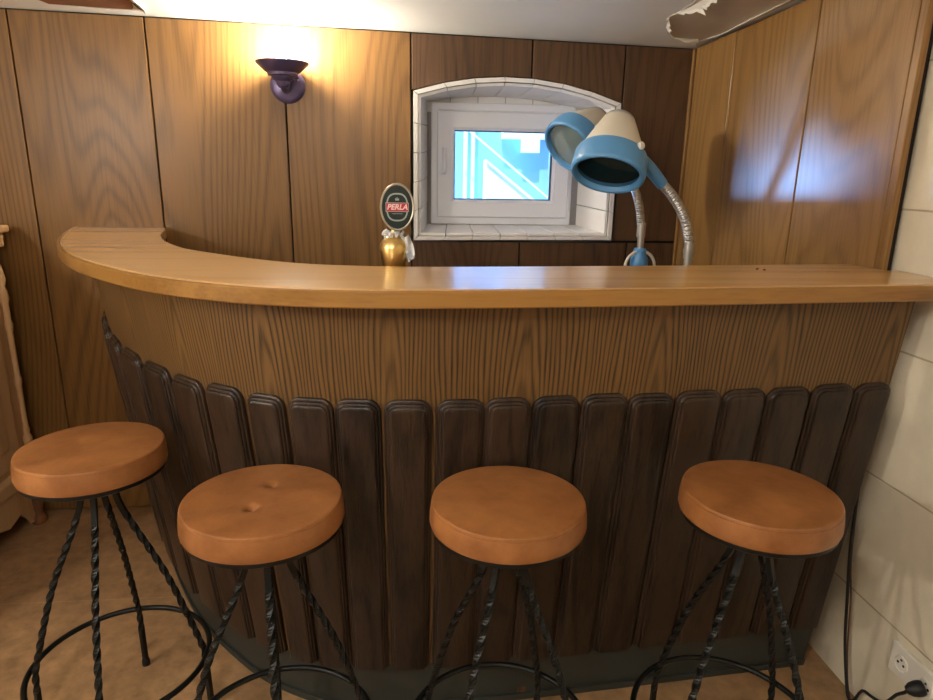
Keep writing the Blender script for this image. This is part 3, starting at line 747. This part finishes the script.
# rag of thin white plastic tied round the neck of the tap
b = B()
for k in range(9):
    a = 2*PI*k/9; c = Vector((tx+.018*math.cos(a), ty+.018*math.sin(a), 1.297+.004*math.sin(3*a)))
    P = [c+Vector((.011*math.cos(a+j*.9)*(1 if j % 2 else .4), .011*math.sin(a+j*.9), .007*math.sin(j*1.9+k))) for j in range(5)]
    tube(b, P, .0032, 6, .004, rfun=lambda t: .0022+.0022*math.sin(PI*t))
rows = []
for i in range(9):
    t = i/8; z = 1.292-.058*t; w = .006+.016*math.sin(PI*(.15+.7*t)); cx = tx+.030+.016*t
    rows.append([Vector((cx+w*u*.6, ty-.012-.006*math.sin(u*4+t*5)+.004*math.cos(u*7), z+.006*u)) for u in (-1, -.6, -.2, .2, .6, 1)])
back = [[p+Vector((0, .0012, 0)) for p in r] for r in rows]
R1 = [r+q[::-1] for r, q in zip(rows, back)]
loft(b, R1)
setp(obj('plastic_rag', b, M['rag']), 'scrap of thin white plastic tied round the neck of the beer tap', 'rag')

# ---------------------------------------------------------------- carved cabinet at the left
cb = empty('carved_cabinet', (-1.74, 2.1, 0)); setp(cb, 'carved light wood cabinet standing at the left against the panelling', 'cabinet')
X1 = -1.545; YA, YZ = 1.45, 2.69
b = B(); box(b, -1.95, X1, YA+.02, YZ-.02, .14, 1.175); obj('carcass', b, M['cabinet'], cb, sm=False, bevel=.004)
b = B()
def cornice(prof):
    rows = []
    for x, y in ((-1.95, YA), (X1, YA), (X1, YZ-.03), (-1.95, YZ-.03)):
        sx = 1 if x == X1 else -.0; sy = 1 if y > 2 else -1
        rows.append([Vector((x+sx*d, y+sy*min(d, .03), z)) for d, z in prof])
    b = B(); loft(b, rows+[rows[0]], True, False); bmesh.ops.remove_doubles(b, verts=b.verts[:], dist=1e-6); return b
b = B(); box(b, -1.95, X1+.052, YA-.03, YZ+.005, 1.205, 1.232); obj('cabinet_top', b, M['cabinet'], cb, sm=False, bevel=.008, segs=3)
b = B(); box(b, -1.95, X1+.030, YA-.01, YZ-.005, 1.150, 1.205); fr = obj('frieze', b, M['cabinet'], cb, sm=False, bevel=.006)
b = B()
for k in range(30):
    y = YZ-.018-k*.04
    prism(b, [Vector((X1+.030, y, 1.196)), Vector((X1+.030, y-.028, 1.196)), Vector((X1+.030, y-.014, 1.160))], (.009, 0, 0))
obj('carved_leaf_row', b, M['cabinet'], fr, sm=False, bevel=.002)
# turned column at the far front corner: tapered shaft with beads
def column(y):
    prof = [(.0, .30), (.026, .30), (.028, .33), (.017, .345), (.024, .365), (.024, .385), (.014, .40), (.019, .415), (.014, .43), (.014, .60), (.018, .615), (.020, .63), (.015, .645), (.015, .82), (.020, .84), (.022, .855), (.016, .87), (.017, .93), (.024, .955), (.020, .985), (.012, 1.0), (.022, 1.03), (.012, 1.08), (0, 1.10)]
    b = B(); lathe(b, [(q*.72, z) for q, z in prof], (X1+.018, y, 0), n=24); return b
for y in (YZ-.045, YA+.06): obj('turned_column', column(y), M['cabinet'], cb)
for y0_, y1_ in ((YA+.12, 2.06), (2.08, YZ-.10)):
    b = B(); box(b, X1, X1+.014, y0_, y1_, .30, 1.12); d_ = obj('cabinet_door', b, M['cabinet'], cb, sm=False, bevel=.005)
    b = B(); box(b, X1+.012, X1+.020, y0_+.07, y1_-.07, .38, 1.04); obj('raised_panel', b, M['cabinet'], d_, sm=False, bevel=.006, segs=3)
b = B(); box(b, -1.95, X1+.028, YA-.005, YZ-.005, .205, .27); obj('base_moulding', b, M['cabinet'], cb, sm=False, bevel=.014, segs=4)
b = B()                                        # scalloped apron with feet
ap = [(YZ-.01, .205), (YZ-.01, .0), (YZ-.07, .0), (YZ-.10, .045), (YZ-.16, .095), (YZ-.24, .075), (YZ-.34, .11), (YZ-.5, .12)]
ap = ap+[(YA+YZ-y, z) for y, z in ap[::-1]]
prism(b, [Vector((X1+.012, y, z)) for y, z in ap], (-.024, 0, 0)); obj('apron', b, M['cabinet'], cb, sm=False, bevel=.004)
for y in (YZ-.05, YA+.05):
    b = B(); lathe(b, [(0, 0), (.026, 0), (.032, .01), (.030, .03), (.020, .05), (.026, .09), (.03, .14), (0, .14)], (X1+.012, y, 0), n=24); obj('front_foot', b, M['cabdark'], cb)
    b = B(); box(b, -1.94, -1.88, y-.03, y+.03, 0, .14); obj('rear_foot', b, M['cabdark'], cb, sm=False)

# ---------------------------------------------------------------- sockets and cables on the right
so = empty('wall_socket', (1.30, 1.29, .2)); setp(so, 'white double wall socket low on the cream tiled wall', 'socket')
b = B(); box(b, 1.288, 1.300, 1.195, 1.362, .190, .278); obj('socket_plate', b, M['socket'], so, sm=False, bevel=.004, segs=3)
for y in (1.322, 1.240):
    b = B(); lathe(b, [(0, .0010), (.0185, .0010), (.0195, .0035), (.0225, .0035), (.0235, -.002), (0, -.002)], (1.288, y, .234), (-1, 0, 0), 30); fc = obj('socket_face', b, M['socket'], so)
    for dy in (-.0095, .0095):
        b = B(); lathe(b, [(0, .0018), (.0036, .0018), (.0036, -.002), (0, -.002)], (1.288, y+dy, .234), (-1, 0, 0), 12)
        o_ = obj('socket_hole', b, M['hole'], so)
    b = B(); box(b, 1.2862, 1.289, y-.003, y+.003, .2425, .2475); obj('earth_pin', b, M['hole'], so, sm=False)
cord = empty('power_cord', (1.27, 1.45, 0)); setp(cord, 'black power cord with a plug in the wall socket beside the bar', 'power cord')
b = B(); tube(b, [(1.272, 1.575, .95), (1.270, 1.565, .70), (1.268, 1.548, .45), (1.272, 1.530, .30), (1.276, 1.508, .15), (1.276, 1.47, .03), (1.270, 1.445, .0075), (1.272, 1.430, .02), (1.278, 1.415, .065), (1.272, 1.37, .085), (1.262, 1.32, .115), (1.252, 1.278, .180), (1.254, 1.262, .200), (1.256, 1.248, .222)], .0042, 8, .012); obj('cable', b, M['lblack'], cord)
b = B(); lathe(b, [(0, 0), (.016, 0), (.019, .006), (.019, .018), (.016, .030), (.009, .040), (0, .042)], (1.284, 1.240, .234), (-.85, .25, -.35), 24); obj('plug', b, M['lblack'], cord)
b = B(); tube(b, [(1.276, 1.59, .95), (1.280, 1.58, .70), (1.281, 1.555, .42), (1.284, 1.528, .28), (1.283, 1.500, .12), (1.284, 1.465, .006), (1.284, 1.42, .004), (1.285, 1.20, .004)], .0026, 6, .015)
setp(obj('thin_cable', b, M['browncord']), 'thin brown cable hanging beside the black cord at the bar end', 'cable')
b = B(); tube(b, [(1.288, 1.648, 1.226), (1.290, 1.646, 1.30), (1.291, 1.643, 1.36), (1.294, 1.640, 1.42), (1.296, 1.638, 1.50)], .0035, 8, .02)
setp(obj('white_cable', b, M['whitecord']), 'white cable running up the corner between panelling and cream tiles', 'cable')
b = B(); tube(b, [(.905, 1.60, ZT+.0012), (.912, 1.602, ZT+.002), (.914, 1.612, ZT+.0012)], .0012, 6, .003); tube(b, [(.918, 1.590, ZT+.0012), (.924, 1.588, ZT+.0012)], .0012, 6, .003)
setp(obj('dark_splinter', b, M['hole']), 'tiny dark splinter lying on the bar top at the right', 'splinter')

# ---------------------------------------------------------------- light
def light(name, kind, loc, power, col, size=.1, target=None, **kw):
    l = bpy.data.lights.new(name, kind); l.energy = power; l.color = col
    if kind == 'POINT': l.shadow_soft_size = size
    if kind == 'AREA': l.size = size
    if kind == 'SUN': l.angle = size
    for k, v in kw.items(): setattr(l, k, v)
    o = bpy.data.objects.new(name, l); COL.objects.link(o); o.location = loc
    if target is not None: o.rotation_euler = (Vector(target)-Vector(loc)).to_track_quat('-Z', 'Y').to_euler()
    return o
light('left_wall_lamp', 'POINT', (-1.95, .3, 1.74), 44, (1, .93, .84), .04)
light('ceiling_lamp', 'POINT', (-.5, -.15, 1.90), 29, (1, .95, .89), .09)
light('daylight_yard', 'AREA', (-1.1, 4.5, 1.14), 290, (.26, .50, 1), .3, (.45, 2.95, 1.46))
light('sun', 'SUN', (0, 3, 6), 6, (1, .97, .92), .01, (.5, 4.9, 1.2))
w = bpy.data.worlds.new('sky'); scene.world = w; w.use_nodes = True
bg = w.node_tree.nodes['Background']; bg.inputs['Color'].default_value = (.42, .66, 1, 1); bg.inputs['Strength'].default_value = 1.6

# ---------------------------------------------------------------- camera
HH = 1.45; f_px = 655.0
dn = Vector((-43.5, 2435, f_px)).normalized(); dp = Vector((-65, -174, f_px)); dp = (dp-dn*dp.dot(dn)).normalized(); rt = dn.cross(dp)
if rt.x < 0: rt = -rt
R = Matrix((rt, dp, -dn))                        # rows: world axes seen from the camera
cx, cy, cz = R @ Vector((1, 0, 0)), R @ Vector((0, -1, 0)), R @ Vector((0, 0, -1))
cam = bpy.data.cameras.new('camera'); co_ = bpy.data.objects.new('camera', cam); COL.objects.link(co_)
cam.sensor_width = 36; cam.lens = 36*f_px/933; cam.clip_start = .01
co_.matrix_world = Matrix(((cx.x, cy.x, cz.x, 0), (cx.y, cy.y, cz.y, 0), (cx.z, cy.z, cz.z, HH), (0, 0, 0, 1)))
scene.camera = co_
scene.view_settings.view_transform = 'Standard'; scene.view_settings.look = 'None'
scene.view_settings.gamma = 1; scene.view_settings.exposure = 0; scene.view_settings.use_curve_mapping = False
